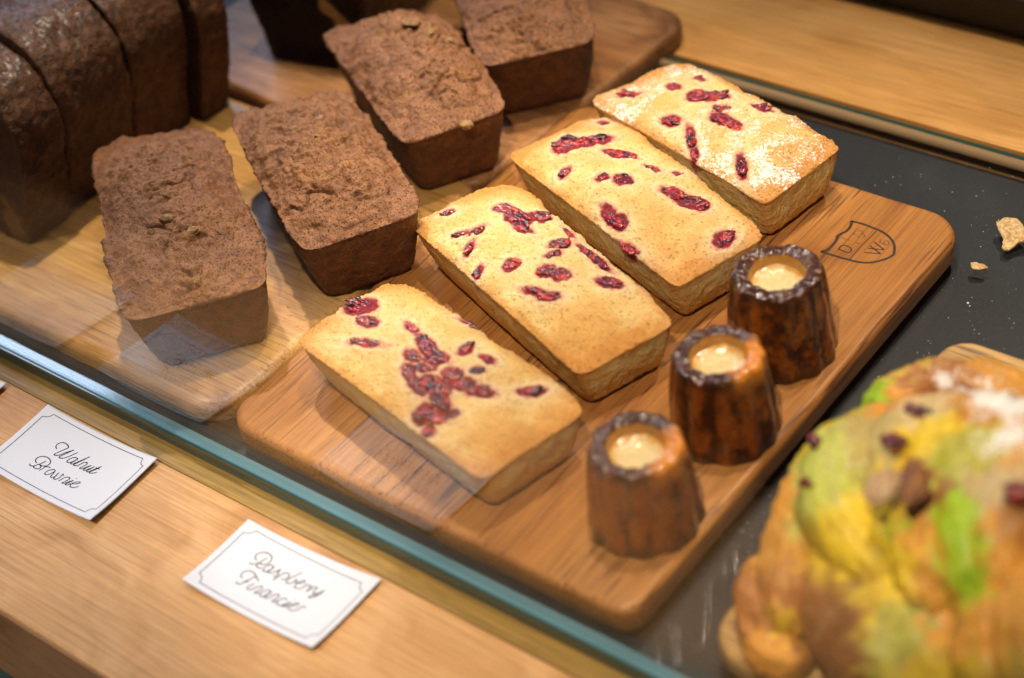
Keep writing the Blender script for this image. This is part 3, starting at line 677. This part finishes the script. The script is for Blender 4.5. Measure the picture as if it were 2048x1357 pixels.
BROWNIE = [[(260, 618), (228, 580), (258, 515), (330, 480), (410, 470), (490, 487), (550, 535), (568, 590), (530, 648), (460, 683), (380, 682), (320, 650)],
           [(468, 572), (380, 618), (280, 658), (200, 690), (140, 692), (105, 675), (98, 645)], [(320, 650), (347, 680), (335, 728), (270, 752), (205, 735), (190, 705), (215, 682)],
           [(305, 788), (390, 745), (440, 706), (500, 700), (565, 722)], [(600, 765), (520, 785), (450, 832), (436, 865), (472, 883), (540, 867), (630, 822), (672, 792), (645, 763), (600, 765)],
           [(672, 795), (625, 855), (572, 915), (578, 940), (612, 945), (680, 908), (755, 830)], [(755, 830), (690, 900), (642, 958), (650, 980), (700, 980), (770, 940), (830, 880), (850, 862), (848, 885), (872, 893)],
           [(745, 1022), (830, 975), (910, 935), (985, 938), (1000, 970), (920, 1020), (832, 1060), (840, 1078), (890, 1072), (980, 1038), (1090, 1008)],
           [(1090, 1008), (990, 1055), (905, 1095), (915, 1110), (960, 1108), (1040, 1087), (1140, 1090), (1225, 1075), (1235, 1055), (1195, 1043), (1110, 1055), (1030, 1100), (1010, 1140), (1040, 1170), (1110, 1175), (1210, 1150)],
           [(1148, 968), (1164, 970)]]
RASP = [[(450, 340), (425, 300), (450, 240), (530, 207), (620, 210), (690, 250), (705, 310), (660, 375), (590, 403), (520, 395), (480, 375)], [(630, 293), (550, 340), (470, 385), (370, 405), (325, 378)], [(480, 375), (450, 410), (452, 448), (490, 465), (540, 455)],
        [(740, 445), (690, 410), (620, 430), (560, 480), (560, 512), (610, 523), (690, 480), (745, 447), (670, 500), (632, 530), (670, 545), (720, 535), (800, 503), (860, 483)], [(860, 483), (805, 530), (808, 572), (770, 600), (720, 588)],
        [(715, 668), (810, 605), (900, 550), (960, 540), (1000, 570), (980, 620), (920, 652), (860, 645)], [(1215, 530), (1100, 590), (980, 650), (945, 690), (980, 720), (1050, 705), (1120, 660), (1122, 640)],
        [(1122, 640), (1110, 700), (1180, 718), (1250, 705), (1265, 675), (1220, 670), (1140, 712), (1090, 762), (1112, 800), (1170, 810), (1225, 795), (1290, 745), (1330, 760), (1385, 762)],
        [(1282, 868), (1330, 815), (1385, 765)], [(1300, 850), (1380, 812), (1430, 785), (1480, 800)], [(1480, 800), (1420, 860), (1402, 888), (1450, 900), (1530, 880), (1600, 845)], [(1600, 845), (1510, 915), (1420, 955), (1340, 967), (1332, 950), (1400, 928), (1510, 915)]]
FINAN = [[(200, 640), (180, 600), (220, 540), (300, 515), (380, 530), (430, 590), (480, 690)], [(430, 605), (340, 650), (260, 690), (170, 740), (112, 727), (102, 703)], [(225, 692), (310, 703)],
         [(410, 725), (330, 765), (283, 800), (300, 825), (350, 830), (430, 792), (520, 768), (545, 795), (500, 835), (415, 872), (425, 890), (490, 882)],
         [(695, 862), (640, 830), (570, 850), (500, 900), (510, 938), (560, 945), (630, 902), (695, 868), (620, 920), (582, 955), (620, 972), (720, 925), (790, 900), (828, 928), (770, 980), (705, 1020), (738, 1035), (790, 1015)],
         [(965, 1003), (930, 975), (860, 985), (795, 1035), (790, 1078), (840, 1097), (900, 1085), (1030, 1040)], [(1030, 1040), (950, 1080), (880, 1105), (910, 1120), (970, 1105), (1060, 1100), (1140, 1090), (1160, 1065), (1110, 1058), (1020, 1098), (980, 1140), (1010, 1175), (1080, 1190), (1130, 1178), (1180, 1140), (1230, 1118), (1285, 1135)], [(1080, 985), (1096, 987)]]

def card(label, c4, lift, words, origin):
    "c4: corners front-left, front-right, back-right, back-left (mm)"
    c4 = np.array(c4, float); org = c4.mean(0)
    ux = c4[1]-c4[0]; W_ = np.linalg.norm(ux); ux = ux/W_; uy = c4[3]-c4[0]; H = np.linalg.norm(uy); uy = uy/H
    inv = np.linalg.inv(np.c_[ux, uy])
    def zf(x, y, k=0):
        s, q = inv @ (np.array([x, y])-c4[0]); a = 2*s/W_-1; b = 2*q/H-1
        return .5+lift*(.25*a*a+.55*a*a*abs(a))+1.6*max(0, -b)**2*(.5+.5*abs(a))+.5*max(0, b)**2*abs(a)+k
    root = thing('name_card', label, 'card', (org[0], org[1], 0), 'white name cards on the ledge')
    nx, ny = 60, 36; V = []; F = []
    for j in range(ny+1):
        for i in range(nx+1):
            p = quad(c4, np.array([2*i/nx-1]), np.array([2*j/ny-1]))[0]; V.append((p[0], p[1], zf(*p)))
    for j in range(ny):
        for i in range(nx): a = j*(nx+1)+i; F.append((a, a+1, a+nx+2, a+nx+1))
    o = mesh('card_paper', V, F, M_paper, root, (org[0], org[1], 0)); m = o.modifiers.new('thick', 'SOLIDIFY'); m.thickness = .35*MM; m.offset = -1
    zi = lambda x, y: zf(x, y, .07)
    V = []; F = []
    def loc(s, q): return c4[0]+(ux*s+uy*q)
    i_ = 3.6; r = 4.2; pts = []
    for (cx, cy, sx, sy, a0) in ((i_, i_, 1, 1, 90), (W_-i_, i_, -1, 1, 180), (W_-i_, H-i_, -1, -1, 270), (i_, H-i_, 1, -1, 0)):
        for k in range(13):
            a = math.radians(a0-90*k/12); pts.append((cx+r*math.cos(a), cy+r*math.sin(a)))
    pts2 = []
    for k, p in enumerate(pts):
        q = pts[(k+1) % len(pts)]; d = math.dist(p, q); nn = max(1, int(d/2))
        for j in range(nn): pts2.append((p[0]+(q[0]-p[0])*j/nn, p[1]+(q[1]-p[1])*j/nn))
    pts2.append(pts2[0]); ribbon([loc(*p) for p in pts2], .42, zi, V, F)
    mesh('card_border', V, F, M_ink, root, (org[0], org[1], 0), smooth=False)
    for wd, sc, off in words:
        V = []; F = []
        for s in wd:
            P = catmull(crop(s, sc, off)); Q = np.array([at(x, y, 1.5)[:2] for x, y in P]); ribbon(Q, .60, zi, V, F)
        mesh('lettering', V, F, M_ink, root, (org[0], org[1], 0), smooth=False)
    return root
cz = 3.0
def cc(*pp): return [at(x, y, z)[:2] for x, y, z in pp]
card('white card reading Raspberry Financier, nearest the bottom edge', cc((365, 1160, 4), (625, 1297, 4), (762, 1155, 4.5), (497, 1037, 4)), 3.2, [(RASP, 8.48, (460, 1080)), (FINAN, 8.48, (460, 1080))], None)
wl = at(97, 810, 3)[:2]; wr = at(314, 915, 4)[:2]; wn = at(180, 1042, 4)[:2]
card('white card reading Walnut Brownie, at the left of the ledge', [wl+(wn-wr), wn, wr, wl], 3.2, [(WALNUT, 11.306, (50, 870)), (BROWNIE, 11.306, (50, 870))], None)
pr_ = at(12, 765, 4)[:2]; dx = wr-wl; dy = wn-wr
card('blank looking white card whose corner shows at the left edge', [pr_-dx+dy, pr_+dy, pr_, pr_-dx], 3.2, [], None)

# branded shield on the brown board (part of the board)
bo = [o for o in COL.objects if o.name == 'serving_board'][0]; borg = np.array(bo.location)*1000
V = []; F = []; S_ = 11.378; OF = (1630, 430); zt = lambda x, y: BT+.06
def stroke(pts, w, V, F, k=8, closed=False): ribbon([at(x, y, BT)[:2] for x, y in catmull(crop(pts, S_, OF), k)], w, zt, V, F)
stroke([(150, 842), (290, 790), (420, 670), (490, 570), (515, 490), (590, 435), (710, 375), (785, 300), (825, 210), (838, 140)], 1.7, V, F)
stroke([(830, 145), (1100, 215), (1380, 325), (1500, 375), (1640, 465), (1745, 575), (1800, 680), (1805, 820), (1780, 915), (1650, 990), (1500, 1040), (1300, 1085), (1100, 1090), (900, 1060), (750, 1020), (580, 975), (400, 920), (130, 842)], 1.5, V, F)
stroke([(1390, 380), (1240, 530), (1090, 670), (940, 840), (790, 1015)], .55, V, F)
stroke([(530, 790), (590, 712), (680, 697), (790, 742), (830, 800), (795, 855), (735, 862)], .8, V, F); stroke([(530, 780), (735, 862)], .8, V, F)
stroke([(1120, 858), (1500, 890)], .8, V, F); stroke([(1490, 885), (1250, 710)], .85, V, F); stroke([(1200, 765), (1580, 800)], .8, V, F); stroke([(1570, 795), (1345, 620)], .85, V, F)
mesh('branded_shield', V, F, M_burn, bo, borg, smooth=False)
V = []; F = []
stroke([(975, 368), (1050, 365), (1082, 410), (1035, 440)], .55, V, F); stroke([(1035, 440), (1110, 445), (1135, 490), (1085, 530)], .55, V, F)
stroke([(860, 430), (960, 470)], .55, V, F); stroke([(980, 490), (995, 530)], .55, V, F); stroke([(600, 520), (700, 555), (800, 580)], .55, V, F); stroke([(900, 630), (1030, 665)], .55, V, F)
stroke([(1500, 560), (1475, 610), (1540, 660), (1620, 690), (1680, 650), (1650, 590), (1580, 610), (1570, 670)], .6, V, F)
mesh('branded_numerals', V, F, M_burnlight, bo, borg, smooth=False)

# ------------------------------------------------------------------ green pastry
def tube(P, R, seed, na=56, sub=10, amp=1.0, oval=1.0):
    Q = catmull(P, sub); R = np.interp(np.linspace(0, 1, len(Q)), np.linspace(0, 1, len(R)), R)
    s = np.linspace(0, 1, len(Q)); capf = np.sqrt(np.clip(1-(np.clip(np.abs(s-.5)*2-.72, 0, 1)/.28)**2, 0.0004, 1)); R = R*capf
    V = []; T = np.gradient(Q, axis=0); T /= np.linalg.norm(T, axis=1)[:, None]
    for q, t, r in zip(Q, T, R):
        up = np.array([0, 0, 1.]); a = np.cross(t, up); a /= np.linalg.norm(a)+1e-9; b = np.cross(a, t)
        for i in range(na):
            th = 2*math.pi*i/na; V.append(q+r*(math.cos(th)*a+oval*math.sin(th)*b))
    V = np.array(V); n = len(Q)
    F = [(k*na+i, k*na+(i+1) % na, (k+1)*na+(i+1) % na, (k+1)*na+i) for k in range(n-1) for i in range(na)]
    F = [f[::-1] for f in F]
    F.append(tuple(range(0, na))); F.append(tuple(range(n*na-1, (n-1)*na-1, -1)))
    ns = V+seed*23; TH = np.tile(np.linspace(0, 2*math.pi, na, endpoint=False), n); SS = np.repeat(s, na); lay = np.abs(fbm(np.c_[np.cos(TH)*2.6, np.sin(TH)*2.6, SS*1.6+seed], 3))
    V = displace(V, F, amp*(2.8*fbm(ns/17, 3)+1.3*fbm(ns/5, 3)+3.2*(lay-.3)+1.2*fbm(ns/3.2, 3)+.5*fbm(ns/1.4, 2)), None)
    return V, F, np.repeat(s, na)
GREEN = np.array([.38, .58, .02]); YEL = np.array([.86, .60, .03]); ORG = np.array([.74, .34, .05]); BRN = np.array([.33, .13, .035]); OLV = np.array([.46, .44, .07])
LG = np.array([.56, .58, .10]); PALE = np.array([.74, .56, .28])
BLOBS = [(1690, 820, 70, 40, GREEN*.9), (1640, 860, 75, 34, YEL*.8), (1650, 930, 84, 60, LG), (1720, 900, 88, 50, np.array([.52, .40, .14])), (1620, 1010, 78, 60, LG), (1700, 1060, 86, 70, YEL), (1640, 1090, 70, 60, YEL*.95), (1560, 1010, 58, 40, ORG), (1570, 1120, 52, 60, ORG*.8), (1610, 1190, 50, 50, BRN*1.4),
         (1780, 1150, 82, 55, YEL), (1810, 1240, 70, 40, OLV*.9), (1740, 1240, 50, 60, BRN*.6), (1680, 1220, 48, 60, BRN*.7), (1770, 1050, 96, 30, GREEN*.8), (1830, 1060, 97, 36, ORG), (1850, 1160, 86, 40, ORG*.9), (1840, 960, 104, 34, BRN), (1870, 880, 100, 40, YEL*.95), (1800, 800, 88, 40, ORG), (1850, 820, 96, 34, PALE*.9),
         (1920, 1020, 102, 36, GREEN), (1930, 1110, 94, 44, GREEN), (1940, 1180, 84, 36, GREEN*.9), (1910, 900, 102, 40, OLV), (1960, 830, 98, 44, ORG*.8), (1980, 900, 102, 44, OLV*1.1), (1990, 1000, 102, 50, PALE*.8), (2000, 1100, 94, 50, ORG), (2040, 900, 104, 50, ORG*.9), (2040, 1040, 104, 50, BRN*1.3), (1900, 760, 84, 40, BRN*1.2), (2000, 740, 84, 40, ORG*.8), (1520, 1200, 40, 50, BRN*1.3), (1530, 1290, 34, 40, ORG), (1570, 1240, 40, 26, YEL), (1900, 1250, 74, 40, ORG), (1850, 1310, 50, 40, OLV), (1900, 1340, 50, 50, YEL*.7), (2050, 1200, 80, 60, ORG)]
BP = np.array([at(b[0], b[1], b[2]) for b in BLOBS]); BR = np.array([b[3]/4.6 for b in BLOBS]); BC = np.array([b[4] for b in BLOBS])
def pastry_cols(V, s, stops, seed):
    W_ = V+np.c_[fbm(V/7, 3), fbm(V/7+4, 3), fbm(V/7+8, 3)]*10
    d = np.linalg.norm((W_[:, None, :]-BP[None])*np.array([1, 1, .7]), axis=2)/BR[None]; w = np.exp(-d*d*2.2)+1e-9; C = (w @ BC)/w.sum(1)[:, None]*1.18
    f = fbm(V/8+seed*3, 4); g = fbm(V/4+seed*7, 3)
    C = mix(C, np.broadcast_to(BRN*1.2, C.shape), sm(.15, .5, f)*.32); C = mix(C, np.broadcast_to(PALE, C.shape), sm(.3, .6, g)*.3); return C
org = np.array([330, 105, BT+.1])
pas = thing('pistachio_pastry', 'blurred green and yellow folded pastry with dark berries and sugar, bottom right', 'pastry', org)
# core body
def lump(c, r, seed, amp, nu=120, nvv=60):
    V = []; F = []
    for j in range(nvv+1):
        ph = math.pi*j/nvv-math.pi/2
        for i in range(nu): th = 2*math.pi*i/nu; V.append((c[0]+r[0]*math.cos(ph)*math.cos(th), c[1]+r[1]*math.cos(ph)*math.sin(th), c[2]+r[2]*math.sin(ph)))
    for j in range(nvv):
        for i in range(nu): F.append((j*nu+i, j*nu+(i+1) % nu, (j+1)*nu+(i+1) % nu, (j+1)*nu+i))
    V = np.array(V); V = displace(V, F, amp*(2.5*fbm(V/20+seed, 3)+.8*fbm(V/5+seed, 3)), None); V[:, 2] = np.maximum(V[:, 2], BT+.1); return V, F
V, F = lump((338, 98, 45), (66, 84, 36), 3, 1.2); mesh('dough_body', V, F, M_pastry, pas, org, pastry_cols(V, np.clip((V[:, 2]-20)/60, 0, 1), [BRN, ORG, YEL], 5), extra={'sugar': np.zeros(len(V))})
def fold(pts, R, stops, seed, sug=0, amp=1.0, root=pas, o_=org, name='dough_fold'):
    P = [at(x, y, z) for x, y, z in pts]; V, F, s = tube(P, R, seed, amp=amp); V[:, 2] = np.maximum(V[:, 2], BT+.1)
    sg = np.zeros(len(V))
    for x, y, z, r, k in ((1965, 770, 90, 10, .9), (2040, 800, 98, 16, 1.), (2030, 890, 104, 11, .8), (1900, 750, 84, 9, .5), (1800, 790, 86, 16, .25), (1680, 960, 84, 16, .25)):
        sg = np.maximum(sg, k*np.exp(-((V-at(x, y, z))**2).sum(1)/(2*r*r)))
    sg = np.clip(1.5*sg+.3*fbm(V/9+seed, 2)*(sg > .05), 0, 1.3)
    mesh(name, V, F, M_pastry, root, o_, pastry_cols(V, s, stops, seed), extra={'sugar': sg})
fold([(1730, 862, 62), (1670, 942, 58), (1615, 1050, 48), (1590, 1180, 38), (1575, 1290, 26)], [10, 17, 18, 17, 13], [], 1, .06)
fold([(1810, 838, 68), (1720, 910, 72), (1680, 1010, 70), (1750, 1130, 64), (1860, 1250, 52)], [13, 20, 19, 16, 9], [], 2, .10)
fold([(1862, 822, 76), (1812, 886, 82), (1782, 966, 82), (1802, 1090, 74), (1862, 1240, 58)], [15, 17, 13, 14, 11], [], 3, .12)
fold([(1930, 798, 76), (1900, 902, 84), (1850, 1000, 86), (1850, 1120, 78), (1880, 1250, 64)], [14, 20, 14, 14, 12], [], 4, .15)
fold([(2000, 806, 78), (1970, 918, 88), (1930, 1030, 90), (1940, 1150, 80), (1960, 1260, 64)], [14, 19, 14, 14, 10], [], 5, .40)
fold([(2060, 822, 80), (2060, 934, 92), (2010, 1060, 90), (2010, 1180, 78), (2030, 1300, 62)], [14, 20, 18, 16, 12], [], 6, .75)
fold([(2150, 854, 80), (2130, 966, 92), (2110, 1100, 88), (2110, 1300, 66)], [14, 20, 20, 14], [], 11, .7)
fold([(1740, 863, 56), (1800, 810, 62), (1880, 783, 66), (1990, 788, 70), (2090, 828, 72)], [9, 14, 15, 15, 12], [], 7, .35)
fold([(1552, 1110, 40), (1527, 1190, 32), (1542, 1290, 24), (1612, 1350, 22)], [8, 14, 13, 10], [], 8, .05)
fold([(1700, 1330, 26), (1800, 1375, 28), (1900, 1350, 38), (1980, 1290, 48)], [10, 12, 13, 11], [], 9, .0)
rng = random.Random(9)
for x, y, z, L, Wd, a in ((1833, 820, 99, 11, 7, .2), (1790, 885, 101, 9, 13, 1.2), (1636, 884, 86, 10, 6, -.3), (1626, 966, 84, 11, 9, .6), (2040, 985, 112, 10, 14, .3), (1818, 955, 106, 8, 8, 1)):
    V, F, C = drupe_cluster(at(x, y, z), L, Wd, a, rng, 3.5); mesh('berry', V, F, M_berry, pas, org, C*.6)
P = [at(1735, 1010, 102), at(1765, 975, 106), at(1795, 945, 107)]
V, F, s = tube(P, [4, 7.5, 3], 5, oval=.5, amp=.5); mesh('nut_piece', V, F, M_pastry, pas, org, mix(np.array([.74, .50, .30]), np.array([.5, .27, .12]), sm(-.3, .6, fbm(V/4, 2))), extra={'sugar': np.zeros(len(V))})
V, F, s = tube([at(1825, 920, 106), at(1830, 975, 107), at(1810, 1010, 106)], [3.5, 6, 3], 8, oval=.5, amp=.6); mesh('nut_piece', V, F, M_pastry, pas, org, mix(np.array([.36, .15, .05]), np.array([.2, .08, .03]), sm(-.3, .6, fbm(V/4, 2))), extra={'sugar': np.zeros(len(V))})
org2 = np.array([*at(2060, 1330, BT)[:2], BT+.1])
pas2 = thing('plain_pastry', 'blurred plain orange brown pastry at the very bottom right corner', 'pastry', org2)
fold([(1985, 1170, 78), (1990, 1240, 76), (2000, 1330, 66), (2030, 1440, 50)], [8, 15, 18, 16], [ORG*1.15, ORG*1.2, ORG*1.2, ORG], 14, .0, root=pas2, o_=org2, name='pastry_lobe')
fold([(2050, 1130, 84), (2070, 1230, 84), (2090, 1330, 76), (2100, 1440, 56)], [10, 18, 20, 16], [ORG*1.1, ORG*1.25, ORG*1.2, ORG], 15, .0, root=pas2, o_=org2, name='pastry_lobe')

# ------------------------------------------------------------------ crumbs and sugar specks
def flake(px, py, z0, pts, label, th=1.6, seed=1, tilt=.25, colr=(.85, .62, .32)):
    c = at(px, py, z0); n = 26; V = []; F = []; poly = np.array([at(x, y, z0)[:2] for x, y in pts]); cen = poly.mean(0)
    ring = catmull(np.vstack([poly, poly[:1]]), 6)[:-1]; m = len(ring); K = 12
    for k in range(K+1):
        for q in ring: p = cen+(q-cen)*k/K; V.append((p[0], p[1], z0+1.0+tilt*(p[1]-cen[1])+tilt*6))
    V = np.array(V); V[:, 2] += .9*fbm(V/3+seed, 3)
    for k in range(K):
        for i in range(m): F.append((k*m+i, (k+1)*m+i, (k+1)*m+(i+1) % m, k*m+(i+1) % m))
    V[:, 2] = np.maximum(V[:, 2], z0+.3)
    C = mix(np.array(colr), np.array(colr)*np.array([.8, .65, .5]), sm(-.4, .5, fbm(V/2.5, 3)))
    o = mesh('pastry_crumb', V, F, M_crumb, None, (c[0], c[1], z0), C); md = o.modifiers.new('t', 'SOLIDIFY'); md.thickness = th*MM
    return tag(o, label, 'crumb', 'pastry crumbs on the slate')
flake(2022, 480, 0, [(1992, 458), (2010, 452), (2030, 455), (2048, 470), (2060, 488), (2040, 492), (2028, 498), (2016, 504), (2004, 500), (2006, 485), (1997, 470)], 'large ragged golden pastry flake on the slate at the right edge')
flake(1957, 540, 0, [(1941, 532), (1955, 534), (1976, 541), (1965, 545), (1946, 544)], 'small thin pastry flake between the board corner and the large flake', .8, 4, .15)
V = []; F = []; rng = random.Random(4)
bm = bmesh.new(); bmesh.ops.create_icosphere(bm, subdivisions=1, radius=1); sv = np.array([v.co[:] for v in bm.verts]); sf = [[v.index for v in f.verts] for f in bm.faces]; bm.free()
def speck(p, r, V, F, sq=.7):
    q = sv*np.array([r*rng.uniform(.8, 1.4), r*rng.uniform(.7, 1.1), r*sq])+np.array(p)+np.array([0, 0, r*sq]); F += [tuple(i+len(V) for i in f) for f in sf]; V += q.tolist()
speck(at(1936, 608, 0), .75, V, F)
for i in range(150): speck(at(rng.uniform(1560, 2040), rng.uniform(300, 760), 0), rng.uniform(.10, .28)*(1.8 if i % 23 == 0 else 1), V, F)
for i in range(60): speck(at(1500+rng.gauss(0, 30), 1090+rng.gauss(0, 70), 0), rng.uniform(.12, .3), V, F)
M_sug = plain('sugar grains', (.8, .8, .8), .4)
o = mesh('sugar_grains', V, F, M_sug); o['kind'] = 'stuff'; tag(o, 'tiny white sugar grains scattered on the slate', 'sugar')
V = []; F = []
for (px, py, s, n) in ((560, 640, 50, 26), (330, 720, 60, 22), (150, 560, 40, 14), (1380, 900, 60, 14), (1700, 560, 50, 12), (1150, 800, 60, 26), (1290, 735, 22, 14), (1530, 440, 25, 16), (640, 785, 14, 12), (560, 745, 60, 10), (800, 470, 12, 8), (1130, 905, 30, 16), (1380, 610, 40, 14), (950, 330, 40, 16), (700, 700, 120, 16)):
    for i in range(n): speck(at(px+rng.gauss(0, s), py+rng.gauss(0, s*.4), BT), rng.uniform(.15, .45), V, F, .8)
C = np.tile(np.array([.72, .42, .15]), (len(V), 1)); o = mesh('cake_crumbs', V, F, M_crumb, None, (0, 0, 0), C); o['kind'] = 'stuff'; tag(o, 'fine golden crumbs scattered on the wooden boards', 'crumbs')
